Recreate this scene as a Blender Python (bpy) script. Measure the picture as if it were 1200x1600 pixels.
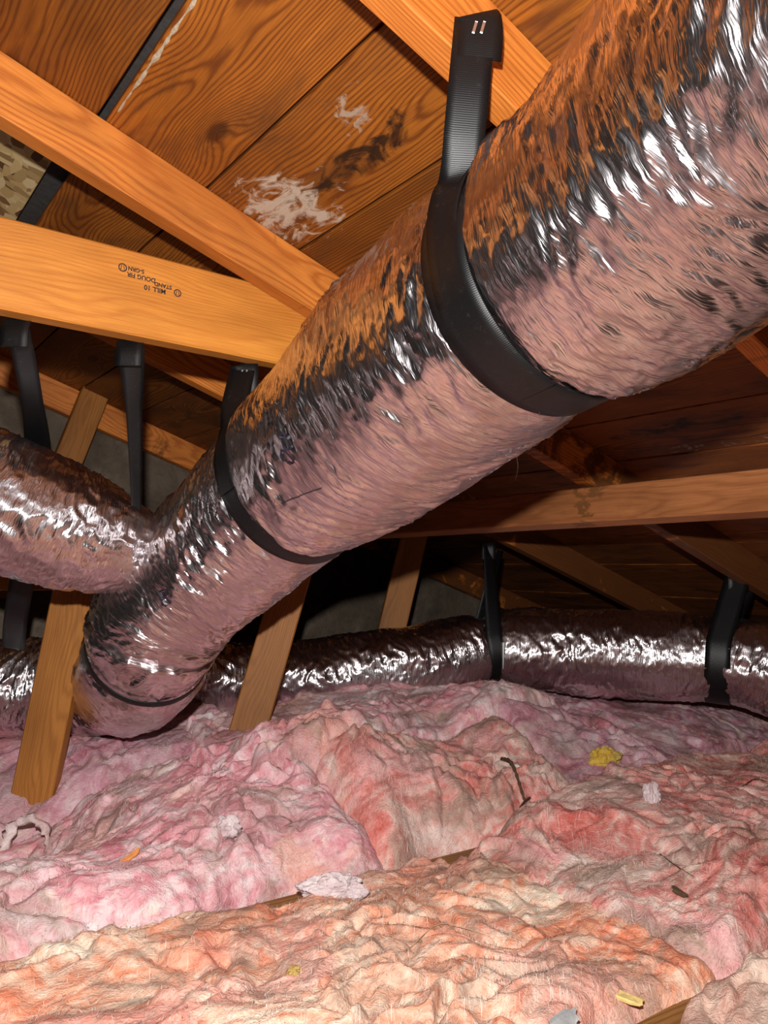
import bpy, bmesh, math, random
import numpy as np
from mathutils import Vector, Matrix

# ------------------------------------------------------------------ clear
for o in list(bpy.data.objects):
    bpy.data.objects.remove(o, do_unlink=True)
scene = bpy.context.scene
COL = scene.collection
random.seed(7)

# ------------------------------------------------------------------ camera
# world axes: X = down-slope run of the rafters, Y = along the roof boards, Z = up; camera at the origin
cam_d = bpy.data.cameras.new('camera')
cam_d.sensor_fit = 'HORIZONTAL'
cam_d.sensor_width = 36.0
cam_d.lens = 36.0 * 1220 / 1200
cam_d.clip_start = 0.02
cam = bpy.data.objects.new('camera', cam_d)
COL.objects.link(cam)
cam.matrix_world = Matrix(((0.8049, -0.0653, -0.5898, 0), (-0.5930, -0.0522, -0.8035, 0), (0.0217, 0.9965, -0.0807, 0), (0, 0, 0, 1)))
scene.camera = cam

# ------------------------------------------------------------------ world: an unlit attic
w = bpy.data.worlds.new('attic_dark')
scene.world = w
w.use_nodes = True
w.node_tree.nodes['Background'].inputs[0].default_value = (0.9, 0.85, 0.8, 1)
w.node_tree.nodes['Background'].inputs[1].default_value = 0.012

# ------------------------------------------------------------------ the phone's flash, a hand's breadth above the lens
FLASH = (-0.02, 0.015, 0.145)
ld = bpy.data.lights.new('flash', 'SPOT')
ld.energy = 125
ld.color = (1.0, 0.975, 0.945)
ld.spot_size = math.radians(140)
ld.spot_blend = 0.7
ld.shadow_soft_size = 0.014
ld.use_nodes = True
nt = ld.node_tree
em = nt.nodes['Emission']
fo = nt.nodes.new('ShaderNodeLightFalloff')
fo.inputs['Strength'].default_value = 1.0
fo.inputs['Smooth'].default_value = 0.6
nt.links.new(fo.outputs['Quadratic'], em.inputs['Strength'])
flash = bpy.data.objects.new('flash', ld)
COL.objects.link(flash)
flash.location = FLASH
flash.rotation_euler = Vector((0.5898, 0.8035, 0.05)).to_track_quat('-Z', 'Y').to_euler()

scene.cycles.max_bounces = 4
scene.cycles.adaptive_threshold = 0.02
scene.cycles.diffuse_bounces = 2
scene.cycles.glossy_bounces = 3

vs = scene.view_settings
vs.view_transform = 'Standard'
vs.look = 'None'
vs.exposure = 0.0
vs.gamma = 1.0
vs.use_curve_mapping = False

# ================================================================== noise (vectorised gradient noise)
_r = np.random.RandomState(11)
_perm = np.concatenate([_r.permutation(256)] * 3)
_g = _r.normal(size=(256, 3)); _g /= np.linalg.norm(_g, axis=1)[:, None]

def pn(x, y, z):
    x = np.asarray(x, float); y = np.asarray(y, float) + 0 * x; z = np.asarray(z, float) + 0 * x
    xi = np.floor(x).astype(int); yi = np.floor(y).astype(int); zi = np.floor(z).astype(int)
    fx, fy, fz = x - xi, y - yi, z - zi
    u, v, t = [f * f * f * (f * (f * 6 - 15) + 10) for f in (fx, fy, fz)]
    xi &= 255; yi &= 255; zi &= 255
    def c(a, b, d):
        h = _perm[_perm[_perm[xi + a] + yi + b] + zi + d]
        g = _g[h]
        return g[..., 0] * (fx - a) + g[..., 1] * (fy - b) + g[..., 2] * (fz - d)
    l = lambda a, b, q: a + (b - a) * q
    return 1.5 * l(l(l(c(0, 0, 0), c(1, 0, 0), u), l(c(0, 1, 0), c(1, 1, 0), u), v),
                   l(l(c(0, 0, 1), c(1, 0, 1), u), l(c(0, 1, 1), c(1, 1, 1), u), v), t)

def fbm(x, y, z, n=4, gain=0.5, lac=2.03):
    a, s, t = 1.0, 0.0, 0.0
    for i in range(n):
        s = s + a * pn(x, y, z); t += a
        x, y, z = x * lac + 17.3, y * lac + 5.1, z * lac + 9.7
        a *= gain
    return s / t

def sstep(a, b, x):
    t = np.clip((x - a) / (b - a), 0, 1)
    return t * t * (3 - 2 * t)

# ================================================================== object helpers
def tag(o, label=None, cat=None, group=None, kind=None):
    if label: o['label'] = label
    if cat: o['category'] = cat
    if group: o['group'] = group
    if kind: o['kind'] = kind
    return o

def link(o, parent=None):
    COL.objects.link(o)
    if parent is not None:
        o.parent = parent
    return o

def empty(name, loc=(0, 0, 0)):
    o = bpy.data.objects.new(name, None)
    o.empty_display_size = 0.05
    o.location = loc
    return link(o)

def mesh_obj(name, verts, faces, mat, parent=None, smooth=True):
    me = bpy.data.meshes.new(name)
    verts = np.asarray(verts, dtype=np.float32); faces = np.asarray(faces, dtype=np.int32)
    k = faces.shape[1]
    me.vertices.add(len(verts)); me.vertices.foreach_set('co', verts.ravel())
    me.loops.add(faces.size); me.loops.foreach_set('vertex_index', faces.ravel())
    me.polygons.add(len(faces))
    me.polygons.foreach_set('loop_start', np.arange(len(faces), dtype=np.int32) * k)
    try:
        me.polygons.foreach_set('loop_total', np.full(len(faces), k, dtype=np.int32))
    except Exception:
        pass
    me.polygons.foreach_set('use_smooth', np.full(len(faces), smooth))
    me.update(calc_edges=True)
    me.validate()
    me.materials.append(mat)
    return link(bpy.data.objects.new(name, me), parent)

def bm_obj(name, bm, mat, parent=None, smooth=False):
    me = bpy.data.meshes.new(name)
    bm.to_mesh(me); bm.free()
    for p in me.polygons: p.use_smooth = smooth
    me.materials.append(mat)
    return link(bpy.data.objects.new(name, me), parent)

def grid_faces(nu, nv, close_v=False):
    i = np.arange(nu - 1)[:, None]; j = np.arange(nv if close_v else nv - 1)[None, :]
    j2 = (j + 1) % nv
    return np.stack([i * nv + j, i * nv + j2, (i + 1) * nv + j2, (i + 1) * nv + j], -1).reshape(-1, 4)

def box_mesh(name, L, W, T, mat, bevel=0.002, bow=0.0, seed=0, cuts=0):
    """a piece of lumber: long axis local X, width Y, thickness Z, arrises eased, slightly bowed"""
    bm = bmesh.new()
    bmesh.ops.create_cube(bm, size=1.0)
    for v in bm.verts: v.co = Vector((v.co.x * L, v.co.y * W, v.co.z * T))
    if bevel: bmesh.ops.bevel(bm, geom=bm.edges[:], offset=bevel, segments=1, affect='EDGES')
    if cuts:
        ed = [e for e in bm.edges if abs(e.verts[0].co.x - e.verts[1].co.x) > L * 0.8]
        bmesh.ops.subdivide_edges(bm, edges=ed, cuts=cuts, use_grid_fill=True)
        for v in bm.verts:
            q = v.co.x / L
            v.co.y += bow * math.sin(seed + q * 3.1)
            v.co.z += bow * 0.5 * math.sin(seed * 2 + q * 4.3)
    me = bpy.data.meshes.new(name)
    bm.to_mesh(me); bm.free()
    me.materials.append(mat)
    return me

def frame_matrix(c, xdir, ydir):
    x = Vector(xdir).normalized(); z = x.cross(Vector(ydir)).normalized(); y = z.cross(x)
    m = Matrix((x, y, z)).transposed().to_4x4()
    m.translation = Vector(c)
    return m

def lumber(name, a, b, wdir, W, T, mat, **kw):
    a, b = Vector(a), Vector(b)
    me = box_mesh(name, (b - a).length, W, T, mat, **kw)
    o = bpy.data.objects.new(name, me)
    o.matrix_world = frame_matrix((a + b) / 2, b - a, wdir)
    return link(o)

# ================================================================== materials
def new_mat(name):
    m = bpy.data.materials.new(name); m.use_nodes = True
    t = m.node_tree
    return m, t, t.nodes['Principled BSDF']

class NB:
    def __init__(s, t): s.t = t
    def n(s, typ, **kw):
        x = s.t.nodes.new(typ)
        for k, v in kw.items(): setattr(x, k, v)
        return x
    def l(s, a, b): s.t.links.new(a, b)
    def val(s, sock, v):
        if hasattr(v, 'links'): s.l(v, sock)
        else: sock.default_value = v
    def math(s, op, a, b=0.0, clamp=False):
        x = s.n('ShaderNodeMath', operation=op, use_clamp=clamp); s.val(x.inputs[0], a); s.val(x.inputs[1], b); return x.outputs[0]
    def vmath(s, op, a, b):
        x = s.n('ShaderNodeVectorMath', operation=op); s.val(x.inputs[0], a); s.val(x.inputs[1], b); return x.outputs[0]
    def mapping(s, v, loc=(0, 0, 0), sc=(1, 1, 1), rot=(0, 0, 0)):
        x = s.n('ShaderNodeMapping'); s.l(v, x.inputs[0]); x.inputs[1].default_value = loc; x.inputs[2].default_value = rot; x.inputs[3].default_value = sc; return x.outputs[0]
    def noise(s, v, sc=5, det=4, rough=0.55, dist=0.0, col=False):
        x = s.n('ShaderNodeTexNoise'); s.l(v, x.inputs['Vector'])
        x.inputs['Scale'].default_value = sc; x.inputs['Detail'].default_value = det; x.inputs['Roughness'].default_value = rough; x.inputs['Distortion'].default_value = dist
        return x.outputs['Color' if col else 'Fac']
    def ramp(s, f, stops):
        x = s.n('ShaderNodeValToRGB'); s.val(x.inputs[0], f)
        e = x.color_ramp.elements
        while len(e) < len(stops): e.new(0.5)
        for q, (p, c) in zip(e, stops):
            q.position = p; q.color = (c[0], c[1], c[2], 1) if hasattr(c, '__len__') else (c, c, c, 1)
        return x.outputs[0]
    def mix(s, f, a, b, mode='MIX'):
        x = s.n('ShaderNodeMix', data_type='RGBA', blend_type=mode)
        s.val(x.inputs[0], f)
        for sock, v in ((x.inputs[6], a), (x.inputs[7], b)):
            if hasattr(v, 'links'): s.l(v, sock)
            else: sock.default_value = (v[0], v[1], v[2], 1)
        return x.outputs[2]
    def bump(s, h, strength=0.3, dist=0.01, normal=None):
        x = s.n('ShaderNodeBump'); s.l(h, x.inputs['Height']); x.inputs['Strength'].default_value = strength; x.inputs['Distance'].default_value = dist
        if normal is not None: s.l(normal, x.inputs['Normal'])
        return x.outputs[0]

def wood(name, light, dark, ring=190.0, rough=0.5, grime=0.35, grime_col=(0.07, 0.03, 0.012), vary=0.35, knots=True, stains_shade=(), ring_c=(0.0, 0.0, 0.1), contrast=1.0):
    """fir: growth rings sliced along local X, knots, grime; stains = [(world centre, radius xyz, colour, threshold)]"""
    m, t, b = new_mat(name); q = NB(t)
    co = q.n('ShaderNodeTexCoord').outputs['Object']
    oi = q.n('ShaderNodeObjectInfo').outputs['Random']
    off = q.n('ShaderNodeCombineXYZ'); q.l(q.math('MULTIPLY', oi, 31.0), off.inputs[0]); q.l(q.math('MULTIPLY', oi, 7.0), off.inputs[2])
    p = q.vmath('ADD', co, off.outputs[0])
    # gentle wandering of the pith plus knots that push the rings aside
    warp = q.noise(q.mapping(p, sc=(1.3, 4.0, 4.0)), 1.6, 2, 0.5, col=True)
    wv = q.vmath('MULTIPLY', q.vmath('SUBTRACT', warp, (0.5, 0.5, 0.5)), (0.0, 0.06, 0.05))
    cross = q.vmath('ADD', q.vmath('MULTIPLY', co, (0.0, 1.0, 1.0)), wv)
    sh = q.n('ShaderNodeCombineXYZ')
    q.l(q.math('MULTIPLY', q.math('SUBTRACT', oi, 0.5), 0.10), sh.inputs[1])
    sh.inputs[2].default_value = ring_c[2]
    cross = q.vmath('SUBTRACT', cross, sh.outputs[0])
    ln = q.n('ShaderNodeVectorMath', operation='LENGTH'); q.l(cross, ln.inputs[0])
    d = ln.outputs['Value']
    if knots:
        vo = q.n('ShaderNodeTexVoronoi'); q.l(q.mapping(p, sc=(2.1, 5.5, 0.4)), vo.inputs['Vector']); vo.inputs['Scale'].default_value = 1.0
        kd = vo.outputs['Distance']
        kn = q.math('POWER', q.math('SUBTRACT', 1.0, q.math('MULTIPLY', kd, 2.6), clamp=True), 2.0)
        d = q.math('ADD', d, q.math('MULTIPLY', kn, 0.035))
        core = q.ramp(kd, [(0.05, 1), (0.085, 0)])
    jit = q.noise(q.mapping(p, sc=(3.0, 30.0, 30.0)), 3.0, 2)
    ph = q.math('ADD', q.math('MULTIPLY', d, ring * 6.283), q.math('MULTIPLY', jit, 5.0))
    s = q.math('ADD', q.math('MULTIPLY', q.math('SINE', ph), 0.5), 0.5)
    late = q.math('POWER', s, 2.2)
    fib = q.noise(q.mapping(p, sc=(4.0, 160.0, 160.0)), 3.0, 2, 0.6)
    base = q.mix(q.math('MULTIPLY', late, 0.75 * contrast), light, dark)
    base = q.mix(q.math('MULTIPLY', q.ramp(fib, [(0.35, 0), (0.75, 1)]), 0.45), base, dark)
    # sapwood/heartwood drift
    blot = q.noise(q.mapping(p, sc=(1.2, 4.0, 4.0)), 2.2, 3, 0.6)
    base = q.mix(q.math('MULTIPLY', q.ramp(blot, [(0.4, 0), (0.7, 1)]), 0.5), base, tuple(c * 0.62 for c in dark))
    hs = q.n('ShaderNodeHueSaturation'); q.l(base, hs.inputs['Color'])
    q.l(q.math('ADD', 1.0 - vary * 0.6, q.math('MULTIPLY', oi, vary)), hs.inputs['Value'])
    base = hs.outputs[0]
    if knots: base = q.mix(q.math('MULTIPLY', core, 0.8), base, (dark[0] * 0.3, dark[1] * 0.22, dark[2] * 0.2))
    g = q.noise(q.mapping(p, sc=(2.0, 5.0, 5.0)), 2.6, 4, 0.65, 0.4)
    base = q.mix(q.math('MULTIPLY', q.ramp(g, [(0.5, 0), (0.72, 1)]), grime), base, grime_col)
    pos = q.n('ShaderNodeNewGeometry').outputs['Position']
    for (c, rad, col, thr, sc) in stains_shade:
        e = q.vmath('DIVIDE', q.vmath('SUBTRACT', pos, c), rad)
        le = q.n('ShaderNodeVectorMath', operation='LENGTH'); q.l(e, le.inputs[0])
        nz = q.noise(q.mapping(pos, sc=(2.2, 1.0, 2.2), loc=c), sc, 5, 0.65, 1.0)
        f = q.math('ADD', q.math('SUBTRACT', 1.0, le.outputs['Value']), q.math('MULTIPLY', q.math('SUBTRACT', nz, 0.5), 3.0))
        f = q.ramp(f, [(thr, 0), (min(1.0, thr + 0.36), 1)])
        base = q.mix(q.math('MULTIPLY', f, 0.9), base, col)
    q.l(base, b.inputs['Base Color'])
    b.inputs['Roughness'].default_value = rough
    b.inputs['Specular IOR Level'].default_value = 0.3
    q.l(q.bump(fib, 0.35, 0.002), b.inputs['Normal'])
    return m

M_deck = wood('fir_deck', (0.39, 0.122, 0.014), (0.11, 0.023, 0.004), ring=230, rough=0.55, grime=0.55, vary=0.55, ring_c=(0, 0, 0.05),
    stains_shade=[((0.595, 1.100, 0.60), (0.10, 0.15, 0.1), (0.58, 0.48, 0.38), 0.36, 16.0),
            ((0.545, 0.83, 0.61), (0.05, 0.10, 0.1), (0.40, 0.30, 0.22), 0.70, 26.0),
            ((0.600, 0.93, 0.60), (0.060, 0.27, 0.1), (0.012, 0.007, 0.005), 0.62, 9.0),
            ((1.34, 0.98, 0.36), (0.05, 0.35, 0.1), (0.03, 0.013, 0.008), 0.85, 10.0)])
M_deck_old = wood('fir_deck_water_stained', (0.30, 0.092, 0.016), (0.085, 0.019, 0.005), ring=230, rough=0.6, grime=0.75, grime_col=(0.018, 0.009, 0.006), vary=0.5, ring_c=(0, 0, 0.05),
    stains_shade=[((1.45, 0.95, 0.32), (0.05, 0.5, 0.1), (0.014, 0.008, 0.006), 0.72, 9.0),
            ((1.55, 0.86, 0.29), (0.06, 0.4, 0.1), (0.26, 0.20, 0.14), 0.90, 18.0)])
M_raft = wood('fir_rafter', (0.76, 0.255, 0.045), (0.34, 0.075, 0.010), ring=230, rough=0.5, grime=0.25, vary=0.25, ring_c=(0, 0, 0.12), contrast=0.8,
    stains_shade=[((2.3, 1.4, 0.0), (1.25, 2.4, 1.4), (0.10, 0.034, 0.012), 0.0, 5.0)])  # low far ends darkened: shade painted into the colour, with some mottled staining
M_tie = wood('fir_tie', (0.80, 0.315, 0.052), (0.48, 0.135, 0.018), ring=260, rough=0.5, grime=0.1, vary=0.15, ring_c=(0, 0.02, 0.10), contrast=0.55)
M_purlin = wood('fir_purlin', (0.45, 0.170, 0.060), (0.22, 0.068, 0.020), ring=160, rough=0.55, grime=0.3, vary=0.2, ring_c=(0, 0, 0.05), contrast=0.6,
    stains_shade=[((1.46, 1.19, 0.17), (0.25, 0.20, 0.25), (0.16, 0.065, 0.02), 0.85, 9.0)])
M_strut = wood('fir_strut', (0.42, 0.165, 0.032), (0.22, 0.07, 0.012), ring=260, rough=0.55, grime=0.15, vary=0.2, ring_c=(0, 0, 0.06), contrast=0.6)
M_joist = wood('fir_joist', (0.42, 0.19, 0.055), (0.2, 0.075, 0.018), ring=120, rough=0.6, grime=0.3, vary=0.3)

def simple(name, col, rough=0.7, metal=0.0, bump=None, spec=0.4):
    m, t, b = new_mat(name); q = NB(t)
    co = q.n('ShaderNodeTexCoord').outputs['Object']
    nz = q.noise(co, 30 if bump is None else bump, 5, 0.6)
    q.l(q.mix(q.ramp(nz, [(0.3, 0), (0.7, 1)]), tuple(c * 0.75 for c in col), tuple(min(1, c * 1.2) for c in col)), b.inputs['Base Color'])
    b.inputs['Roughness'].default_value = rough; b.inputs['Metallic'].default_value = metal
    b.inputs['Specular IOR Level'].default_value = spec
    if bump: q.l(q.bump(nz, 0.5, 0.004), b.inputs['Normal'])
    return m

M_felt = simple('roofing_felt', (0.045, 0.04, 0.038), 0.9, bump=60)
M_gyp = simple('ceiling_board', (0.35, 0.3, 0.26), 0.9, bump=40)
M_steel = simple('steel', (0.6, 0.6, 0.6), 0.3, 1.0)
M_cream = simple('cream_residue', (0.50, 0.40, 0.28), 0.8, bump=150)

def gable_mat():
    m, t, b = new_mat('gable_board'); q = NB(t)
    co = q.n('ShaderNodeTexCoord').outputs['Object']
    a = q.noise(co, 6, 6, 0.65, 0.6); c = q.noise(co, 45, 4, 0.6)
    base = q.ramp(a, [(0.3, (0.060, 0.042, 0.028)), (0.55, (0.12, 0.088, 0.060)), (0.75, (0.20, 0.155, 0.115))])
    base = q.mix(q.math('MULTIPLY', q.ramp(c, [(0.5, 0), (0.7, 1)]), 0.5), base, (0.07, 0.05, 0.04))
    q.l(base, b.inputs['Base Color']); b.inputs['Roughness'].default_value = 0.9
    q.l(q.bump(c, 0.5, 0.01), b.inputs['Normal'])
    return m
M_gable = gable_mat()

def osb_mat():
    m, t, b = new_mat('strand_board'); q = NB(t)
    co = q.n('ShaderNodeTexCoord').outputs['Object']
    w1 = q.vmath('ADD', co, q.vmath('MULTIPLY', q.noise(co, 20, 2, col=True), (0.008, 0.008, 0.008)))
    v1 = q.n('ShaderNodeTexVoronoi'); q.l(q.mapping(w1, sc=(26, 62, 40), rot=(0, 0, 0.7)), v1.inputs['Vector']); v1.inputs['Scale'].default_value = 1.0
    v2 = q.n('ShaderNodeTexVoronoi'); q.l(q.mapping(w1, sc=(52, 22, 40), rot=(0, 0, 0.3)), v2.inputs['Vector']); v2.inputs['Scale'].default_value = 1.0
    s1 = q.n('ShaderNodeSeparateColor'); q.l(v1.outputs['Color'], s1.inputs[0])
    s2 = q.n('ShaderNodeSeparateColor'); q.l(v2.outputs['Color'], s2.inputs[0])
    pal = [(0.0, (0.10, 0.045, 0.018)), (0.2, (0.30, 0.18, 0.07)), (0.45, (0.50, 0.34, 0.14)), (0.75, (0.62, 0.46, 0.22)), (1.0, (0.70, 0.56, 0.34))]
    a = q.ramp(s1.outputs[0], pal); c = q.ramp(s2.outputs[0], pal)
    q.l(q.mix(q.ramp(s1.outputs[1], [(0.45, 0), (0.5, 1)]), a, c), b.inputs['Base Color'])
    b.inputs['Roughness'].default_value = 0.6
    q.l(q.bump(q.math('ADD', s1.outputs[2], s2.outputs[2]), 0.4, 0.003), b.inputs['Normal'])
    return m
M_osb = osb_mat()

def foil_mat():
    m, t, b = new_mat('crinkled_foil_jacket'); q = NB(t)
    uv = q.n('ShaderNodeTexCoord').outputs['UV']          # u along the duct, v round it, in metres
    w1 = q.vmath('ADD', uv, q.vmath('MULTIPLY', q.noise(uv, 30, 2, col=True), (0.012, 0.012, 0.0)))
    streak = q.noise(q.mapping(w1, sc=(230, 15, 1), rot=(0, 0, 0.06)), 1.0, 3, 0.6)
    v = q.n('ShaderNodeTexVoronoi', feature='DISTANCE_TO_EDGE'); q.l(q.mapping(w1, sc=(120, 26, 1), rot=(0, 0, -0.12)), v.inputs['Vector']); v.inputs['Scale'].default_value = 1.0
    h = q.math('ADD', q.math('MULTIPLY', streak, 1.0), q.math('MULTIPLY', v.outputs['Distance'], 0.55))
    q.l(q.bump(h, 0.55, 0.0035), b.inputs['Normal'])
    dust = q.noise(uv, 9, 4, 0.6)
    q.l(q.mix(q.ramp(dust, [(0.4, 0), (0.75, 1)]), (0.80, 0.75, 0.77), (0.66, 0.57, 0.58)), b.inputs['Base Color'])
    b.inputs['Metallic'].default_value = 1.0
    b.inputs['Roughness'].default_value = 0.11
    # clear film scuffed and dusty in places: a second, broader sheen
    b2 = q.n('ShaderNodeBsdfPrincipled'); b2.inputs['Metallic'].default_value = 1.0; b2.inputs['Roughness'].default_value = 0.31
    for k in ('Base Color', 'Normal'): q.l(b.inputs[k].links[0].from_socket, b2.inputs[k])
    mx = q.n('ShaderNodeMixShader'); q.l(q.ramp(dust, [(0.3, 0.14), (0.7, 0.45)]), mx.inputs[0]); q.l(b.outputs[0], mx.inputs[1]); q.l(b2.outputs[0], mx.inputs[2])
    q.l(mx.outputs[0], t.nodes['Material Output'].inputs['Surface'])
    return m
M_foil = foil_mat()

def strap_mat():
    m, t, b = new_mat('black_webbing'); q = NB(t)
    uv = q.n('ShaderNodeTexCoord').outputs['UV']
    co = q.n('ShaderNodeTexCoord').outputs['Object']
    wv = q.n('ShaderNodeTexWave', wave_type='BANDS', bands_direction='Y'); q.l(uv, wv.inputs['Vector']); wv.inputs['Scale'].default_value = 150.0; wv.inputs['Distortion'].default_value = 0.6
    wx = q.n('ShaderNodeTexWave', wave_type='BANDS', bands_direction='X'); q.l(uv, wx.inputs['Vector']); wx.inputs['Scale'].default_value = 160.0
    q.l(q.bump(q.math('MULTIPLY', wv.outputs['Fac'], wx.outputs['Fac']), 0.3, 0.0006), b.inputs['Normal'])
    dust = q.noise(co, 90, 4, 0.7)
    q.l(q.mix(q.ramp(dust, [(0.6, 0), (0.8, 1)]), (0.004, 0.004, 0.0045), (0.025, 0.023, 0.022)), b.inputs['Base Color'])
    b.inputs['Roughness'].default_value = 0.42
    b.inputs['Specular IOR Level'].default_value = 0.42
    return m
M_strap = strap_mat()

def fluff_mat(name):
    """fibreglass: the dye mottling comes from the mesh's 'dye' attribute, fine fibres and dirt specks from nodes"""
    m, t, b = new_mat(name); q = NB(t)
    at_ = q.n('ShaderNodeAttribute'); at_.attribute_name = 'dye'
    co = q.n('ShaderNodeTexCoord').outputs['Object']
    w1 = q.vmath('ADD', co, q.vmath('MULTIPLY', q.noise(co, 16, 2, col=True), (0.11, 0.11, 0.11)))
    f1 = q.noise(q.mapping(w1, sc=(70, 230, 150)), 1.0, 3, 0.65)
    base = q.mix(q.ramp(f1, [(0.38, 0.42), (0.5, 0.0)]), at_.outputs['Color'], q.mix(1.0, at_.outputs['Color'], (0.62, 0.55, 0.52), 'MULTIPLY'))
    base = q.mix(q.ramp(f1, [(0.56, 0.0), (0.74, 0.38)]), base, (0.90, 0.76, 0.68))
    f2 = q.noise(co, 330, 2, 0.6)
    sp = q.noise(co, 240, 1, 0.5)
    base = q.mix(q.ramp(sp, [(0.72, 0), (0.77, 0.6)]), base, (0.14, 0.08, 0.055))
    q.l(base, b.inputs['Base Color'])
    b.inputs['Roughness'].default_value = 0.95; b.inputs['Specular IOR Level'].default_value = 0.05
    q.l(q.bump(q.math('ADD', f1, q.math('MULTIPLY', f2, 0.5)), 0.6, 0.006), b.inputs['Normal'])
    return m
F_MAT = fluff_mat('fibreglass')
# dye recipes: stops of the main mottling, dust colour and amount, amount of red, amount of pale
ORANGE = dict(st=[(-.45, (0.82, 0.27, 0.15)), (-.15, (0.88, 0.40, 0.25)), (.05, (0.91, 0.52, 0.37)), (.25, (0.93, 0.66, 0.50)), (.5, (0.94, 0.80, 0.64))], dust=(0.52, 0.34, 0.25), da=0.55, red=0.28, pale=0.6, patch=(0.88, 0.42, 0.36))
PINK = dict(st=[(-.45, (0.70, 0.25, 0.29)), (-.15, (0.84, 0.40, 0.44)), (.05, (0.88, 0.52, 0.55)), (.25, (0.90, 0.66, 0.67)), (.5, (0.92, 0.78, 0.78))], dust=(0.48, 0.32, 0.30), da=0.45, red=0.2, pale=0.55, patch=(0.86, 0.42, 0.32))
ROSE = dict(st=[(-.45, (0.62, 0.17, 0.14)), (-.15, (0.80, 0.30, 0.26)), (.05, (0.84, 0.42, 0.37)), (.25, (0.87, 0.58, 0.50)), (.5, (0.90, 0.70, 0.62))], dust=(0.42, 0.27, 0.21), da=0.65, red=0.45, pale=0.45, patch=(0.85, 0.45, 0.45))
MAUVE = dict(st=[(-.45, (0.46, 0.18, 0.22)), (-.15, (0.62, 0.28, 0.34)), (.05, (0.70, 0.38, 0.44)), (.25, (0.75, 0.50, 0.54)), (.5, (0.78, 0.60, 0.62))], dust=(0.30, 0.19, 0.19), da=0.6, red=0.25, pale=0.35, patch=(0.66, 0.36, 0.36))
TAN = dict(st=[(-.45, (0.66, 0.33, 0.25)), (0, (0.78, 0.50, 0.40)), (.5, (0.86, 0.66, 0.54))], dust=(0.5, 0.34, 0.26), da=0.5, red=0.1, pale=0.4, patch=(0.80, 0.50, 0.45))
WHITE = dict(st=[(-.4, (0.62, 0.47, 0.49)), (.4, (0.84, 0.72, 0.73))], dust=(0.5, 0.4, 0.4), da=0.1, red=0.0, pale=0.3, patch=(0.85, 0.7, 0.72))
LOOP = dict(st=[(-.4, (0.80, 0.52, 0.52)), (.4, (0.90, 0.74, 0.72))], dust=(0.5, 0.4, 0.4), da=0.2, red=0.0, pale=0.3, patch=(0.85, 0.6, 0.6))
YELLOW = dict(st=[(-.4, (0.66, 0.40, 0.05)), (.4, (0.82, 0.62, 0.14))], dust=(0.42, 0.26, 0.08), da=0.4, red=0.0, pale=0.0, patch=(0.7, 0.5, 0.1))

def dye(o, rec, seed=0.0, sw=None):
    """mottled dye colour of torn fibreglass, one colour per vertex"""
    nv_ = len(o.data.vertices); P = np.zeros(nv_ * 3, dtype=np.float32); o.data.vertices.foreach_get('co', P)
    P = P.reshape(-1, 3).astype(float); x, y, z = P[:, 0] + seed * 3.1, P[:, 1], P[:, 2]
    wx = 0.14 * fbm(x * 4, y * 4, 1.3 + z * 4, 4); wy = 0.14 * fbm(x * 4, y * 4, 8.3 + z * 4, 4)
    X, Y = x + wx, y + wy
    a = 1.15 * fbm(X * 6, Y * 9, z * 5, 6, 0.66) + 0.45 * pn(X * 20, Y * 80, z * 30) + 0.3 * pn(X * 60, Y * 150, z * 60)
    px_ = [p for p, c in rec['st']]
    col = np.stack([np.interp(a, px_, [c[k] for p, c in rec['st']]) for k in range(3)], 1)
    def over(col, f, c): return col * (1 - f[:, None]) + np.asarray(c)[None] * f[:, None]
    col = over(col, 0.7 * sstep(0.05, 0.30, fbm(X * 3 + 7, Y * 4, 2.0, 5, 0.6)), rec['patch'])
    col = over(col, rec['red'] * sstep(0.08, 0.34, fbm(X * 6 + 3, Y * 9, 4.0, 5, 0.66)), (0.78, 0.13, 0.10))
    col = over(col, rec['pale'] * sstep(0.12, 0.34, fbm(X * 12, Y * 20 + 5, 6.0, 5, 0.66)), (0.92, 0.74, 0.58))
    ds = fbm(X * 4 + 11, Y * 8, 8.0, 6, 0.68)
    col = over(col, rec['da'] * sstep(-0.02, 0.24, ds), rec['dust'])
    vein = np.clip(1 - 7 * np.abs(fbm(X * 7 + 5, Y * 11, 15.0, 3)), 0, 1) * sstep(-0.1, 0.2, ds)     # dirt caught along torn seams
    col = over(col, 0.6 * vein, (0.36, 0.23, 0.17))
    col = np.clip(col, 0.01, 0.97)
    at_ = o.data.color_attributes.new('dye', 'FLOAT_COLOR', 'POINT')
    at_.data.foreach_set('color', np.concatenate([col, np.ones((nv_, 1))], 1).astype(np.float32).ravel())
    return o

# ================================================================== roof
H0 = 0.787; SL = math.radians(17.8); TS, CS, SS = math.tan(SL), math.cos(SL), math.sin(SL)
DOWN = Vector((CS, 0, -SS)); NRM = Vector((SS, 0, CS))
def roof(x, y, perp=0.0):
    """point on the underside of the roof boards at run x, dropped perp below them (square to the slope)"""
    return Vector((x, y, H0 - TS * x)) - NRM * perp

Y0, Y1R = -1.05, 2.70
bw = 0.1785
xs = [0.312 + bw * k for k in range(-9, 21)]
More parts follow.
